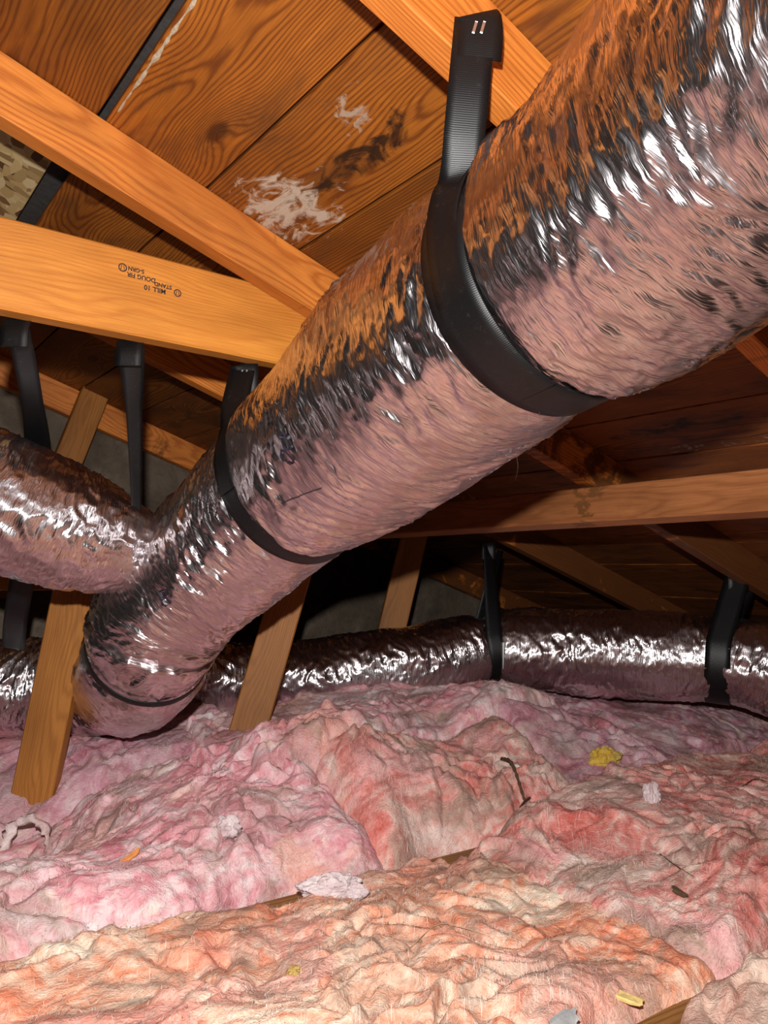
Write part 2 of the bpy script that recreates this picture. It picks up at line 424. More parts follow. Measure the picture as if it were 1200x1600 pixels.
# the felt laid over the boards is the roof surface itself
ceil_me = box_mesh('ceiling', (xs[-1] - xs[0]) / CS, Y1R - Y0, 0.01, M_felt, bevel=0)
ceil_o = bpy.data.objects.new('ceiling', ceil_me)
ceil_o.matrix_world = frame_matrix(roof((xs[0] + xs[-1]) / 2, (Y0 + Y1R) / 2, -0.036), DOWN, (0, 1, 0))
link(ceil_o); tag(ceil_o, 'sloping board roof underside with dark felt showing in the joints', kind='structure')
bl = bw / CS - 0.005
board_me = box_mesh('roof_board', Y1R - Y0, bl, 0.019, M_deck, bevel=0.0015)
board_old = box_mesh('roof_board', Y1R - Y0, bl, 0.019, M_deck_old, bevel=0.0015)
board_narrow = box_mesh('roof_board', Y1R - Y0, bl - 0.009, 0.019, M_deck, bevel=0.0015)
board_cut = box_mesh('roof_board', 1.20 - Y0, bl, 0.019, M_deck, bevel=0.0015)
for k in range(len(xs) - 1):
    xa = xs[k]; xm = xa + bw / 2
    near = abs(xa - 0.312) < 0.01
    cut = xa < 0.25 and xa > -0.8
    me = board_narrow if near else board_cut if cut else board_old if xa > 0.82 else board_me
    o = bpy.data.objects.new('roof_board', me)
    ym = (Y0 + 1.20) / 2 if cut else (Y0 + Y1R) / 2
    if near: xm += 0.0045
    d = -0.0095 + random.uniform(-0.0015, 0.0015)
    flip = 1 if k % 2 else -1
    o.matrix_world = frame_matrix(roof(xm, ym, d), (0, flip, 0), DOWN * -flip)
    link(o); o.parent = ceil_o; o.matrix_parent_inverse = ceil_o.matrix_world.inverted()
# a newer strand-board panel patched in above the uphill bay behind the first full rafter
osb = bpy.data.objects.new('strand_board_panel', box_mesh('strand_board_panel', 1.46, 0.96, 0.011, M_osb, bevel=0.001))
osb.matrix_world = frame_matrix(roof(-0.165, 1.94, -0.016), (0, 1, 0), DOWN)
link(osb); osb.parent = ceil_o; osb.matrix_parent_inverse = ceil_o.matrix_world.inverted()
osb['label'] = 'pale strand board patch in the roof'
# a pale line of old sealant along the widest joint
rng = np.random.RandomState(3)
n = 90
yy = np.linspace(0.62, 1.14, n); wv = 0.0008 + 0.0042 * np.abs(pn(yy * 30, 0.3, 0.1)) * 2 * (0.4 + 0.6 * sstep(1.14, 0.95, yy))
vv = []
for i in range(n):
    c = 0.3285 + 0.002 * float(pn(yy[i] * 20, 5.0, 1.0))
    vv += [tuple(roof(c - wv[i] * .6, yy[i], -0.001)), tuple(roof(c, yy[i], 0.0022)), tuple(roof(c + wv[i], yy[i], 0.0003))]
o = mesh_obj('sealant_line', vv, grid_faces(n, 3), M_cream, ceil_o)
o.matrix_parent_inverse = ceil_o.matrix_world.inverted()

# roofing nails whose points came through the boards
for xn, yn in ((0.352, 1.62), (1.585, 1.13), (1.335, 1.24), (0.705, 0.98), (0.20, 0.72), (0.47, 1.40)):
    bm = bmesh.new(); bmesh.ops.create_cone(bm, segments=7, radius1=0.0014, radius2=0.0003, depth=0.014, cap_ends=True)
    o = bm_obj('nail_point', bm, M_steel, ceil_o)
    o.matrix_world = frame_matrix(roof(xn, yn, 0.006), (0, 1, 0), NRM) @ Matrix.Rotation(math.pi / 2, 4, 'X')
    o.matrix_parent_inverse = ceil_o.matrix_world.inverted()
# rafters -----------------------------------------------------------
RAF = [(-0.65, 'rough-sawn rafter farthest behind the camera'), (-0.039, 'rafter directly above the near end of the big duct'),
       (0.571, 'bright orange rafter at top of photo carrying the wide black strap'),
       (1.181, 'long orange rafter crossing upper left above the stamped tie board'),
       (1.790, 'dim rafter behind the stamped tie, running down past the far purlin'),
       (2.590, 'rafter on the grey gable wall, farthest back')]
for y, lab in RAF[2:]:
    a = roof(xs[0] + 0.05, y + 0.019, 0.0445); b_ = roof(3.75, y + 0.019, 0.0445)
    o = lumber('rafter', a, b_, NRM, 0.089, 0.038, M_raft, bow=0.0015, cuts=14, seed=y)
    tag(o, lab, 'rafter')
# horizontal tie nailed to the far side of the second rafter
tie = lumber('tie_board', (-0.75, 1.240, 0.4405), (0.80, 1.240, 0.4405), (0, 0, 1), 0.137, 0.038, M_tie, bevel=0.003, bow=0.001, cuts=10)
tag(tie, 'pale orange horizontal tie board with black grade stamp, upper left', 'beam')
# purlin square to the slope under the rafters
pc = roof(1.490, 1, 0.1345) + DOWN * 0.019
pur = lumber('purlin', (pc.x, -0.6, pc.z + 0.012), (pc.x, 2.64, pc.z - 0.02), NRM, 0.089, 0.038, M_purlin, bevel=0.003, bow=0.003, cuts=16)
tag(pur, 'brown water-stained purlin running level under the rafters at right', 'beam')
# slanting struts
def strut(a, b_, wdir, lab, W=0.089, T=0.038):
    o = lumber('strut', a, b_, wdir, W, T, M_strut, bevel=0.003, bow=0.001, cuts=6, seed=a[0] * 9)
    return tag(o, lab, 'strut')
strut((0.400, 1.852, -0.70), (0.497, 1.806, 0.045), (0.80, -0.55, 0.0), 'thick slanting wooden strut at far left rising from the pink insulation')
strut((0.845, 1.760, -0.55), (1.075, 1.724, 0.30), (0.85, -0.50, 0.0), 'slanting wooden strut under the big duct, before the low back duct')
strut((1.470, 2.068, -0.50), (1.640, 2.059, 0.145), (0.85, -0.50, 0.0), 'short strut below the purlin, its foot hidden behind the low back duct')
strut((0.50, 2.560, -0.10), (0.722, 2.560, 0.600), (0.95, 0.0, -0.3), 'short slanting strut nailed to the gable rafter above the left duct', 0.085)
br = lumber('brace_board', (0.20, 2.10, -0.020), (0.60, 1.860, -0.012), (0, 0, 1), 0.075, 0.03, M_strut, cuts=3)
tag(br, 'dark horizontal brace board just under the left duct', 'beam')

# gable wall and floor ------------------------------------------------
wall = bpy.data.objects.new('wall_back', box_mesh('wall_back', 5.2, 2.0, 0.02, M_gable, bevel=0))
wall.matrix_world = frame_matrix((1.2, 2.655, 0.25), (1, 0, 0), (0, 0, 1)); link(wall)
tag(wall, 'grey-brown gable end wall', kind='structure')
fl = bpy.data.objects.new('floor', box_mesh('floor', 5.4, 3.9, 0.012, M_gyp, bevel=0))
fl.matrix_world = frame_matrix((1.4, 0.82, -0.69), (1, 0, 0), (0, 1, 0)); link(fl)
tag(fl, 'ceiling board the insulation lies on', kind='structure')
JY = [-0.02, 0.600, 1.165, 1.775, 2.385]
JL = ['ceiling joist buried in insulation under the camera', 'ceiling joist showing brown between batts at bottom right corner', 'ceiling joist showing between salmon foreground batt and pink batt',
      'ceiling joist buried under the mounds at the foot of the struts', 'ceiling joist farthest back, under the back duct']
for y, lab in zip(JY[1:3], JL[1:3]):
    o = lumber('ceiling_joist', (-0.9, y, -0.610), (3.6, y, -0.610), (0, 0, 1), 0.14, 0.038, M_joist, bow=0.001, cuts=8, seed=y)
    tag(o, lab, 'joist')

# ================================================================== insulation
BUMPS = [(0.95, 1.52, 0.28, 0.17, 0.095), (1.50, 1.52, 0.22, 0.16, 0.085), (1.30, 0.98, 0.25, 0.13, 0.03), (1.75, 1.25, 0.3, 0.15, 0.03),
         (0.36, 1.69, 0.17, 0.24, -0.118), (0.35, 1.40, 0.12, 0.10, 0.015), (0.55, 0.86, 0.25, 0.14, 0.012), (0.1, 1.95, 0.3, 0.2, 0.03), (1.25, 1.42, 0.10, 0.12, -0.03),
         (0.70, 1.40, 0.10, 0.08, 0.02), (1.02, 1.32, 0.12, 0.07, 0.02)]
def base_z(x, y):
    z = -0.470 + 0.065 * sstep(0.65, 1.2, x) * sstep(1.15, 1.45, y) + 0.075 * sstep(1.45, 1.95, y) * sstep(0.1, 0.6, x)
    z = z - sstep(1.19, 1.13, y) * (0.045 - 0.06 * sstep(0.9, 1.4, x)) - 0.012 * sstep(0.64, 0.57, y)
    for bx, by, sx, sy, h in BUMPS:
        z = z + h * np.exp(-((x - bx) / sx) ** 2 - ((y - by) / sy) ** 2)
    return z

M_fibre = simple('glass_fibre', (0.86, 0.68, 0.60), 0.7)
def batt(label, x0, x1, y0f, y1f, mat, step=0.005, lift=0.0, seed=0.0, lump=1.0, roll=0.055, wisp=1.0, fibres=0):
    """one length of fibreglass batt: matted top surface with rolled edges; y0f / y1f give its side edges along x"""
    nu = int((x1 - x0 + 0.2) / step); 
    x = np.linspace(x0, x1, nu)
    ya = y0f(x) + 0.018 * fbm(x * 9, seed, 0.2, 4) ; yb = y1f(x) + 0.018 * fbm(x * 9, seed + 4, 0.7, 4)
    nv = int((np.mean(yb - ya) + 0.1) / step)
    v = np.linspace(0, 1, nv)
    X = np.repeat(x[:, None], nv, 1); Y = ya[:, None] + (yb - ya)[:, None] * v[None, :]
    dx = np.minimum(X - x0, x1 - X) + 0.03 * fbm(X * 6, Y * 6, seed + 1.5, 3)
    dy = np.minimum(Y - ya[:, None], yb[:, None] - Y)
    e = np.sqrt(np.clip(dy / roll, 0, 1) * (2 - np.clip(dy / roll, 0, 1))) * np.sqrt(np.clip(np.clip(dx / roll, 0, 1) * (2 - np.clip(dx / roll, 0, 1)), 0, 1))
    top = base_z(X, Y) + lift
    Z = -0.66 + (top + 0.66) * e
    # heaped, torn fibreglass: folds, pads and wisps
    s = seed * 3.7
    wx = 0.24 * fbm(X * 2.6 + s, Y * 2.6, 1.3, 4, 0.55); wy = 0.24 * fbm(X * 2.6 + s, Y * 2.6, 8.3, 4, 0.55)
    U, V = X + wx, Y + wy
    calm = 0.25 + 1.15 * sstep(-0.22, 0.25, fbm(X * 3.2 + s, Y * 4, 21.0, 3))
    big = fbm(U * 4 + s, V * 5, 0.5, 3)
    pad = np.abs(pn(U * 10 + s, V * 14, 6.1)) + 0.5 * np.abs(pn(U * 21 + s, V * 27, 1.1))
    t = fbm(U * 6 + s, V * 9, 9.1, 3) * 5.0                     # torn layers, one lapping over the next
    lay = np.floor(t) + sstep(0.55, 0.95, t - np.floor(t))
    r1 = np.clip(1 - np.abs(pn(U * 8 + s, V * 12, 2.2)) * 4.0, 0, 1)
    strand = fbm(U * 14 + s, V * 90, 3.1, 3, 0.6)
    f = fbm(U * 36 + s, V * 46, 5.1, 4, 0.7)
    amp = (0.6 + 0.4 * e)
    rough_ = 0.4 + 1.2 * sstep(-0.15, 0.3, fbm(X * 3 + s, Y * 3, 12.0, 2))
    Z = Z + amp * (0.034 * lump * big + calm * (0.021 * pad * lump - 0.010 * wisp * r1 ** 2) + 0.0028 * wisp * lay + rough_ * wisp * (0.0018 * strand + 0.0024 * f))
    q1 = fbm(X * 18 + s, Y * 18, Z * 18, 3, 0.6); q2 = fbm(X * 18 + s + 40, Y * 18, Z * 18, 3, 0.6)
    X2 = X + 0.008 * q1 * wisp; Y2 = Y + 0.008 * q2 * wisp
    P = np.stack([X2, Y2, Z], -1).reshape(-1, 3)
    o = dye(mesh_obj('insulation_batt', P, grid_faces(nu, nv), F_MAT), mat, seed)
    if fibres: strands(o, P.reshape(nu, nv, 3), fibres, seed)
    return tag(o, label, 'insulation')

def strands(parent, G, count, seed):
    """loose glass fibres matted over the top of a batt"""
    rs = np.random.RandomState(int(seed * 10)); nu, nv, _ = G.shape; k = 7
    du = np.linalg.norm(G[nu // 2, 1:, :] - G[nu // 2, :-1, :], axis=1).mean(); st_ = np.linalg.norm(G[1:, nv // 2] - G[:-1, nv // 2], axis=1).mean()
    u = rs.uniform(3, nu - 4, count); v = rs.uniform(3, nv - 4, count)
    gz = np.abs(np.gradient(G[..., 2], axis=0) / st_) + np.abs(np.gradient(G[..., 2], axis=1) / du)
    ok_ = gz[u.astype(int), v.astype(int)] < 0.75; u, v = u[ok_], v[ok_]; count = len(u)
    L = rs.uniform(0.012, 0.045, count); ang = 0.9 * pn(u * st_ * 5 + seed, v * du * 5, 0.5) * 3 + rs.normal(0, 0.7, count)
    curl = rs.normal(0, 9.0, count)
    pts = []
    for q in range(k):
        iu = np.clip(u, 0, nu - 1.001); iv = np.clip(v, 0, nv - 1.001); a = iu.astype(int); b = iv.astype(int); fa = (iu - a)[:, None]; fb = (iv - b)[:, None]
        p = (G[a, b] * (1 - fa) + G[a + 1, b] * fa) * (1 - fb) + (G[a, b + 1] * (1 - fa) + G[a + 1, b + 1] * fa) * fb
        lift = 0.0012 + 0.0045 * np.sin(np.pi * q / (k - 1)) * rs.uniform(0, 1, count) ** 2
        pts.append(p + np.array([0, 0, 1.0]) * lift[:, None])
        ang = ang + curl * L / k
        u = u + np.cos(ang) * L / k / st_; v = v + np.sin(ang) * L / k / du
    Pp = np.stack(pts, 1)
    T = np.gradient(Pp, axis=1); T /= np.linalg.norm(T, axis=2)[..., None] + 1e-9
    S_ = np.cross(T, np.array([0.25, 0.35, 1.0])); S_ /= np.linalg.norm(S_, axis=2)[..., None] + 1e-9
    w_ = rs.uniform(0.00018, 0.00042, count)[:, None, None] * (1 - 0.6 * np.abs(np.linspace(-1, 1, k)))[None, :, None]
    Vv = np.stack([Pp - S_ * w_, Pp + S_ * w_], 2).reshape(-1, 3)
    base = (np.arange(count) * k * 2)[:, None]; j = np.arange(k - 1)[None]
    F = np.stack([base + 2 * j, base + 2 * j + 1, base + 2 * j + 3, base + 2 * j + 2], -1).reshape(-1, 4)
    o = mesh_obj('loose_fibres', Vv, F, M_fibre, parent)
    o['kind'] = 'stuff'

C = lambda c: (lambda x: np.full_like(x, c))
def gap(base, spots):
    """side edge that laps over the joist except at the listed spots (x, half-width, pull-back)"""
    def f_(x):
        y = np.full_like(x, base)
        for xc, hw, d in spots: y = y + d * np.exp(-((x - xc) / hw) ** 4)
        return y
    return f_
batt('tan-pink insulation batt in the bottom right corner, beyond the bare joist', -0.5, 2.3, C(-0.75), gap(0.622, [(0.83, 0.085, -0.034), (1.1, 0.12, -0.012)]), TAN, 0.0045, 0.004, 1.0, 1.0, 0.035, fibres=5000)
batt('large salmon-orange insulation batt filling the foreground', -0.45, 1.06, gap(0.585, [(0.84, 0.07, 0.030)]), gap(1.185, [(0.66, 0.11, -0.050), (1.03, 0.06, -0.055)]), ORANGE, 0.0028, 0.0, 2.0, 1.0, 0.06, fibres=15000)
batt('pink insulation batt on the right, holding a small dark chip', 0.95, 2.6, gap(0.580, [(1.0, 0.04, 0.01)]), gap(1.20, [(1.05, 0.10, -0.065)]), ROSE, 0.0036, 0.010, 3.0, 1.0, 0.08, fibres=9000)
batt('pale pink torn insulation batt at left, around the thick strut', -0.25, 0.93, gap(1.145, [(0.66, 0.12, 0.045)]), C(1.80), PINK, 0.0034, 0.0, 4.0, 1.1, 0.11, 1.25, 9000)
batt('rose insulation batt in mid-ground centre under the dry twig', 0.84, 1.50, gap(1.14, [(1.04, 0.08, 0.050)]), C(1.52), ROSE, 0.0042, 0.005, 5.0, 1.1, 0.11, fibres=5000)
batt('rumpled pink insulation batt mounded before the back duct', 0.74, 1.72, C(1.42), C(1.92), PINK, 0.0045, 0.012, 6.0, 1.1, fibres=4000)
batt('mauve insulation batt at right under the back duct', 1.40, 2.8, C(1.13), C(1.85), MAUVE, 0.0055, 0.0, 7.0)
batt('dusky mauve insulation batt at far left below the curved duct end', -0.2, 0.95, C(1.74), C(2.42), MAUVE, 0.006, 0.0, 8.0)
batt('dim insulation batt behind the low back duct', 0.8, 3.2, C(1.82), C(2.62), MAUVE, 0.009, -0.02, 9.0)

# ================================================================== ducts
def catmull(P, n):
    P = np.asarray(P, float)
    Q = np.vstack([2 * P[0] - P[1], P, 2 * P[-1] - P[-2]])
    out = []
    for i in range(len(P) - 1):
        p0, p1, p2, p3 = Q[i:i + 4]
        t = np.linspace(0, 1, 24, endpoint=False)[:, None]
        out.append(0.5 * (2 * p1 + (p2 - p0) * t + (2 * p0 - 5 * p1 + 4 * p2 - p3) * t ** 2 + (3 * p1 - p0 - 3 * p2 + p3) * t ** 3))
    out.append(P[-1:]); out = np.vstack(out)
    d = np.r_[0, np.cumsum(np.linalg.norm(np.diff(out[:, :3], axis=0), axis=1))]
    s = np.linspace(0, d[-1], n)
    return np.stack([np.interp(s, d, out[:, k]) for k in range(out.shape[1])], 1), s

class Duct:
    def __init__(self, ctrl, step=0.004, seed=0.0, pinch=(), skew=0.5, wr=1.0):
        _, s = catmull(ctrl, 50)
        n = int(s[-1] / step)
        self.c, self.s = catmull(ctrl, n)
        P = self.c[:, :3]; R = self.c[:, 3].copy()
        for ci, dep, wid in pinch:          # a strap bites in at control point ci
            k = np.argmin(np.linalg.norm(P - np.asarray(ctrl[ci][:3]), axis=1))
            R -= dep * np.exp(-((self.s - self.s[k]) / wid) ** 2)
        self.R = R
        T = np.gradient(P, axis=0); T /= np.linalg.norm(T, axis=1)[:, None]
        up = np.array([0, 0, 1.0])
        A = up - T * (T @ up)[:, None]; A /= np.linalg.norm(A, axis=1)[:, None]
        B = np.cross(T, A)
        self.P, self.T, self.A, self.B = P, T, A, B
        self.seed, self.skew, self.wr = seed, skew, wr
        self.step = step
    def disp(self, s, th, R):
        x = np.cos(th); y = np.sin(th); sd = self.seed * 13.1; wr = self.wr
        sk = s + self.skew * R * np.sin(th + self.seed) * 0.5
        wob = 0.02 * pn(x * 2 + sd, y * 2, s * 6)
        mod = 0.45 + 1.1 * sstep(-0.35, 0.35, pn(x * 1.7 + sd + 5, y * 1.7, s * 7))
        d = 0.006 * pn(x * 1.3 + sd, y * 1.3, s * 5)
        a = pn(x * 2.4 + sd, y * 2.4, (sk + wob) * 38)
        d = d + wr * mod * 0.0030 * (1 - 2.0 * np.abs(a))
        b = pn(x * 2.8 + sd + 9, y * 2.8, (sk + wob * 1.5) * 92)
        d = d + wr * mod * 0.0021 * (1 - 2.0 * np.abs(b))
        b2 = pn(x * 3.4 + sd + 19, y * 3.4, (s - 0.3 * R * np.cos(th + self.seed) + wob) * 80)
        d = d + wr * 0.0010 * (1 - 2.0 * np.abs(b2))
        c = pn(x * 8 + sd + 4, y * 8, s * 70)
        return d + wr * 0.0008 * (1 - 2 * np.abs(c))
    def surf(self, i, th, lift=0.0):
        r = self.R[i] + self.disp(self.s[i], th, self.R[i]) + lift
        return self.P[i] + r[..., None] * (np.cos(th)[..., None] * self.A[i] + np.sin(th)[..., None] * self.B[i])
    def build(self, label, parent=None):
        m = int(2 * math.pi * np.max(self.R) / self.step)
        th = np.linspace(0, 2 * np.pi, m, endpoint=False)
        n = len(self.s)
        S = np.repeat(self.s[:, None], m, 1); TH = np.repeat(th[None], n, 0); R = np.repeat(self.R[:, None], m, 1)
        r = R + self.disp(S, TH, R)
        V = self.P[:, None] + r[..., None] * (np.cos(TH)[..., None] * self.A[:, None] + np.sin(TH)[..., None] * self.B[:, None])
        o = mesh_obj('flexible_duct', V.reshape(-1, 3), grid_faces(n, m, True)[:, ::-1], M_foil)
        uv = o.data.uv_layers.new(name='UVMap')
        li = np.zeros(len(o.data.loops), dtype=np.int32); o.data.loops.foreach_get('vertex_index', li)
        uu = self.s[li // m]; vv = th[li % m]
        first = (li % m) == 0
        poly_last = (np.repeat((li.reshape(-1, 4) % m).max(1), 4) == m - 1)
        vv = np.where(first & poly_last, 2 * np.pi, vv) * float(np.mean(self.R))
        uv.data.foreach_set('uv', np.stack([uu, vv], 1).astype(np.float32).ravel())
        return tag(o, label, 'duct')
    def girth(self, i, ph, half):
        """radius a band lying over the folds takes, by angle"""
        k = max(1, int(half / self.step))
        rr = np.max([self.R[j] + self.disp(self.s[j], ph, self.R[j]) for j in range(max(0, i - k), min(len(self.s), i + k + 1), 2)], axis=0)
        w_ = 9; pad_ = np.r_[rr[-w_:], rr, rr[:w_]]
        mx = np.array([pad_[q:q + 2 * w_ + 1].max() for q in range(len(rr))])
        pm = np.r_[mx[-w_:], mx, mx[:w_]]
        return np.array([pm[q:q + 2 * w_ + 1].mean() for q in range(len(rr))])
    def near(self, p):
        return int(np.argmin(np.linalg.norm(self.P - np.asarray(p), axis=1)))

MAIN = [(0.545, -0.02, 0.345, 0.145), (0.560, 0.12, 0.385, 0.148), (0.577, 0.233, 0.400, 0.150), (0.601, 0.317, 0.388, 0.152), (0.626, 0.438, 0.357, 0.153), (0.642, 0.572, 0.331, 0.149), (0.648, 0.635, 0.322, 0.150),
        (0.657, 0.706, 0.310, 0.158), (0.677, 0.882, 0.265, 0.163), (0.686, 1.081, 0.202, 0.155), (0.687, 1.200, 0.163, 0.148), (0.661, 1.336, 0.082, 0.140),
        (0.613, 1.455, -0.010, 0.130), (0.583, 1.513, -0.068, 0.129), (0.573, 1.546, -0.120, 0.129), (0.570, 1.577, -0.165, 0.124), (0.580, 1.650, -0.208, 0.122),
        (0.600, 1.770, -0.245, 0.120), (0.610, 1.900, -0.272, 0.118), (0.540, 2.030, -0.290, 0.116), (0.400, 2.110, -0.295, 0.115), (0.10, 2.20, -0.30, 0.115)]
LEFT = [(-0.25, 1.66, 0.29, 0.112), (0.021, 1.582, 0.202, 0.112), (0.149, 1.542, 0.162, 0.113), (0.267, 1.510, 0.114, 0.114), (0.374, 1.498, 0.072, 0.108), (0.444, 1.498, 0.053, 0.095), (0.509, 1.527, 0.035, 0.078), (0.587, 1.560, 0.008, 0.060)]
BACK = [(0.604, 2.202, -0.320, 0.100), (0.821, 2.167, -0.321, 0.105), (0.988, 2.107, -0.314, 0.108), (1.161, 2.042, -0.313, 0.108), (1.454, 1.898, -0.275, 0.112),
        (1.603, 1.835, -0.245, 0.112), (1.720, 1.783, -0.218, 0.112), (1.781, 1.738, -0.216, 0.119), (1.982, 1.554, -0.221, 0.129), (2.131, 1.345, -0.223, 0.125),
        (2.174, 1.277, -0.224, 0.122), (2.202, 1.207, -0.233, 0.123), (2.293, 1.021, -0.283, 0.126), (2.434, 0.798, -0.338, 0.120)]
main = Duct(MAIN, 0.0036, 1.0, [(5, 0.022, 0.034), (10, 0.016, 0.024), (14, 0.010, 0.008), (15, 0.012, 0.014)], 0.6, 1.15)
left = Duct(LEFT, 0.004, 2.0, [], 0.5, 1.1)
back = Duct(BACK, 0.0045, 3.0, [(6, 0.022, 0.026), (10, 0.018, 0.022)], 0.4, 1.1)
main_o = main.build('large silver foil flexible duct sweeping from upper right to lower left')
left_o = left.build('foil flexible duct entering from left edge and joining the big duct')
back_o = back.build('low foil flexible duct lying along the back above the insulation')

# marker digits on the big duct
M_ink = simple('marker_ink', (0.02, 0.015, 0.03), 0.5)
def eight(D, i0, th0, size, tilt):
    t = np.linspace(0, 2 * np.pi, 60)
    u = np.sin(2 * t) * 0.28 * size; v = np.cos(t) * 0.5 * size
    a = u * math.cos(tilt) - v * math.sin(tilt); b = u * math.sin(tilt) + v * math.cos(tilt)
    verts = []
    w = size * 0.045
    for k in range(60):
        ta = np.array([a[(k + 1) % 60] - a[k - 1], b[(k + 1) % 60] - b[k - 1]]); ta /= np.linalg.norm(ta) + 1e-9
        for s_ in (-1, 1):
            da, db = a[k] - s_ * ta[1] * w, b[k] + s_ * ta[0] * w
            i = int(round(i0 + da / D.step)); th = th0 + db / D.R[i]
            verts.append(D.surf(i, np.array(th), 0.0012))
    o = mesh_obj('marker_digit', verts, grid_faces(60, 2), M_ink, main_o)
    o['label'] = 'handwritten black figure 8'
def th_of(D, i, p):
    d = np.asarray(p) - D.P[i]; return math.atan2(d @ D.B[i], d @ D.A[i])
for p, sz, tl in (((0.5334, 1.38, -0.0423), 0.028, 0.5), ((0.6073, 0.965, 0.205), 0.040, 0.9)):
    i = main.near(p); eight(main, i, th_of(main, i, p), sz, tl)

# a ruled marker line beside the second figure
i = main.near((0.6073, 0.99, 0.19)); tl_ = th_of(main, i, (0.60, 0.99, 0.13))
lv = []
for k in range(30):
    for d_ in (-1, 1): lv.append(main.surf(i - 10 + k, np.array(tl_ + 0.004 * k + d_ * 0.004), 0.0012))
mesh_obj('marker_line', lv, grid_faces(30, 2), M_ink, main_o)

# ================================================================== straps
def ribbon(name, pts, wd, W, parent=None, thick=0.0016):
    pts = np.asarray(pts, float); wd = np.asarray(wd, float); n = len(pts)
    T = np.gradient(pts, axis=0); T /= np.linalg.norm(T, axis=1)[:, None] + 1e-12
    wd = wd - T * np.sum(wd * T, 1)[:, None]; wd /= np.linalg.norm(wd, axis=1)[:, None]
    N = np.cross(T, wd)
    W = np.broadcast_to(np.asarray(W, float), (n,))[:, None]
    sec = []
    for a, b in ((-.5, -.5), (-.25, -.62), (0, -.66), (.25, -.62), (.5, -.5), (.5, .5), (.25, .62), (0, .66), (-.25, .62), (-.5, .5)):
        sec.append(pts + wd * W * a + N * thick * b)
    V = np.stack(sec, 1).reshape(-1, 3)
    o = mesh_obj(name, V, grid_faces(n, 10, True), M_strap, parent)
    s = np.r_[0, np.cumsum(np.linalg.norm(np.diff(pts, axis=0), axis=1))]
    uv = o.data.uv_layers.new(name='UVMap')
    li = np.zeros(len(o.data.loops), dtype=np.int32); o.data.loops.foreach_get('vertex_index', li)
    uu = np.array([-.5, -.25, 0, .25, .5, .5, .25, 0, -.25, -.5])[li % 10] * 0.07 + 0.5
    uv.data.foreach_set('uv', np.stack([uu, s[li // 10]], 1).astype(np.float32).ravel())
    return o

def smooth_path(P, n):
    c, s = catmull(P, n); return c

def ring_pts(D, i, lift, W, n=160):
    ph = np.linspace(0, 2 * np.pi, n)
    R = D.girth(i, ph, W / 2) + lift
    P = D.P[i] + R[:, None] * (np.cos(ph)[:, None] * D.A[i] + np.sin(ph)[:, None] * D.B[i])
    return P, np.repeat(D.T[i][None], n, 0)

def teardrop(name, D, i, anchor, W, parent, lift=0.0012, anchor2=None, twist=None):
    """strap hung from an anchor: down one side, under the duct, up the other side"""
    C0, A, B, T = D.P[i], D.A[i], D.B[i], D.T[i]
    R = float(np.max(D.girth(i, np.linspace(0, 2 * np.pi, 160), W / 2))) + lift
    def leg(an):
        d = np.asarray(an, float) - C0
        ax = d @ T; d2 = np.array([d @ A, d @ B]); Dn = max(np.linalg.norm(d2), R * 1.02)
        return math.atan2(d2[1], d2[0]), math.acos(R / Dn)
    a1, o1 = leg(anchor); a2, o2 = leg(anchor if anchor2 is None else anchor2)
    ph = np.linspace(a1 + o1, a2 - o2 + 2 * np.pi, 70)
    Ra = np.interp(ph % (2 * np.pi), np.linspace(0, 2 * np.pi, 160), D.girth(i, np.linspace(0, 2 * np.pi, 160), W / 2)) + lift
    arc = C0 + Ra[:, None] * (np.cos(ph)[:, None] * A + np.sin(ph)[:, None] * B)
    k = 24
    l1 = np.linspace(np.asarray(anchor, float), arc[0], k)[:-1]; l2 = np.linspace(arc[-1], np.asarray(anchor if anchor2 is None else anchor2, float), k)[1:]
    P = np.vstack([l1, arc, l2]); wd = np.repeat(T[None], len(P), 0)
    if twist is not None:
        tw = np.asarray(twist, float)
        for q in range(len(l1)):
            f = 1 - q / len(l1); wd[q] = T * (1 - f) + tw * f
        for q in range(len(l2)):
            f = (q + 1) / len(l2); wd[-len(l2) + q] = T * (1 - f) + tw * f
    return ribbon(name, P, wd, W, parent)

def staple(p, d, n, parent):
    bm = bmesh.new()
    p, d, n = Vector(p), Vector(d).normalized(), Vector(n).normalized()
    s = d.cross(n)
    for a, b_, c in ((0.006, 0.0009, 0.0009),):
        bmesh.ops.create_cube(bm, size=1.0)
        for v in bm.verts:
            v.co = p + d * v.co.x * 2 * a + s * v.co.y * 2 * b_ + n * v.co.z * 2 * c
    bmesh.ops.bevel(bm, geom=bm.edges[:], offset=0.0005, segments=1, affect='EDGES')
    return bm_obj('staple', bm, M_steel, parent)

camR = np.array([0.8049, -0.5930, 0.0217]); camF = np.array([0.5898, 0.8035, 0.0807])
def adopt(o, p_loc):
    o.matrix_parent_inverse = Matrix.Translation(-Vector(p_loc)); return o

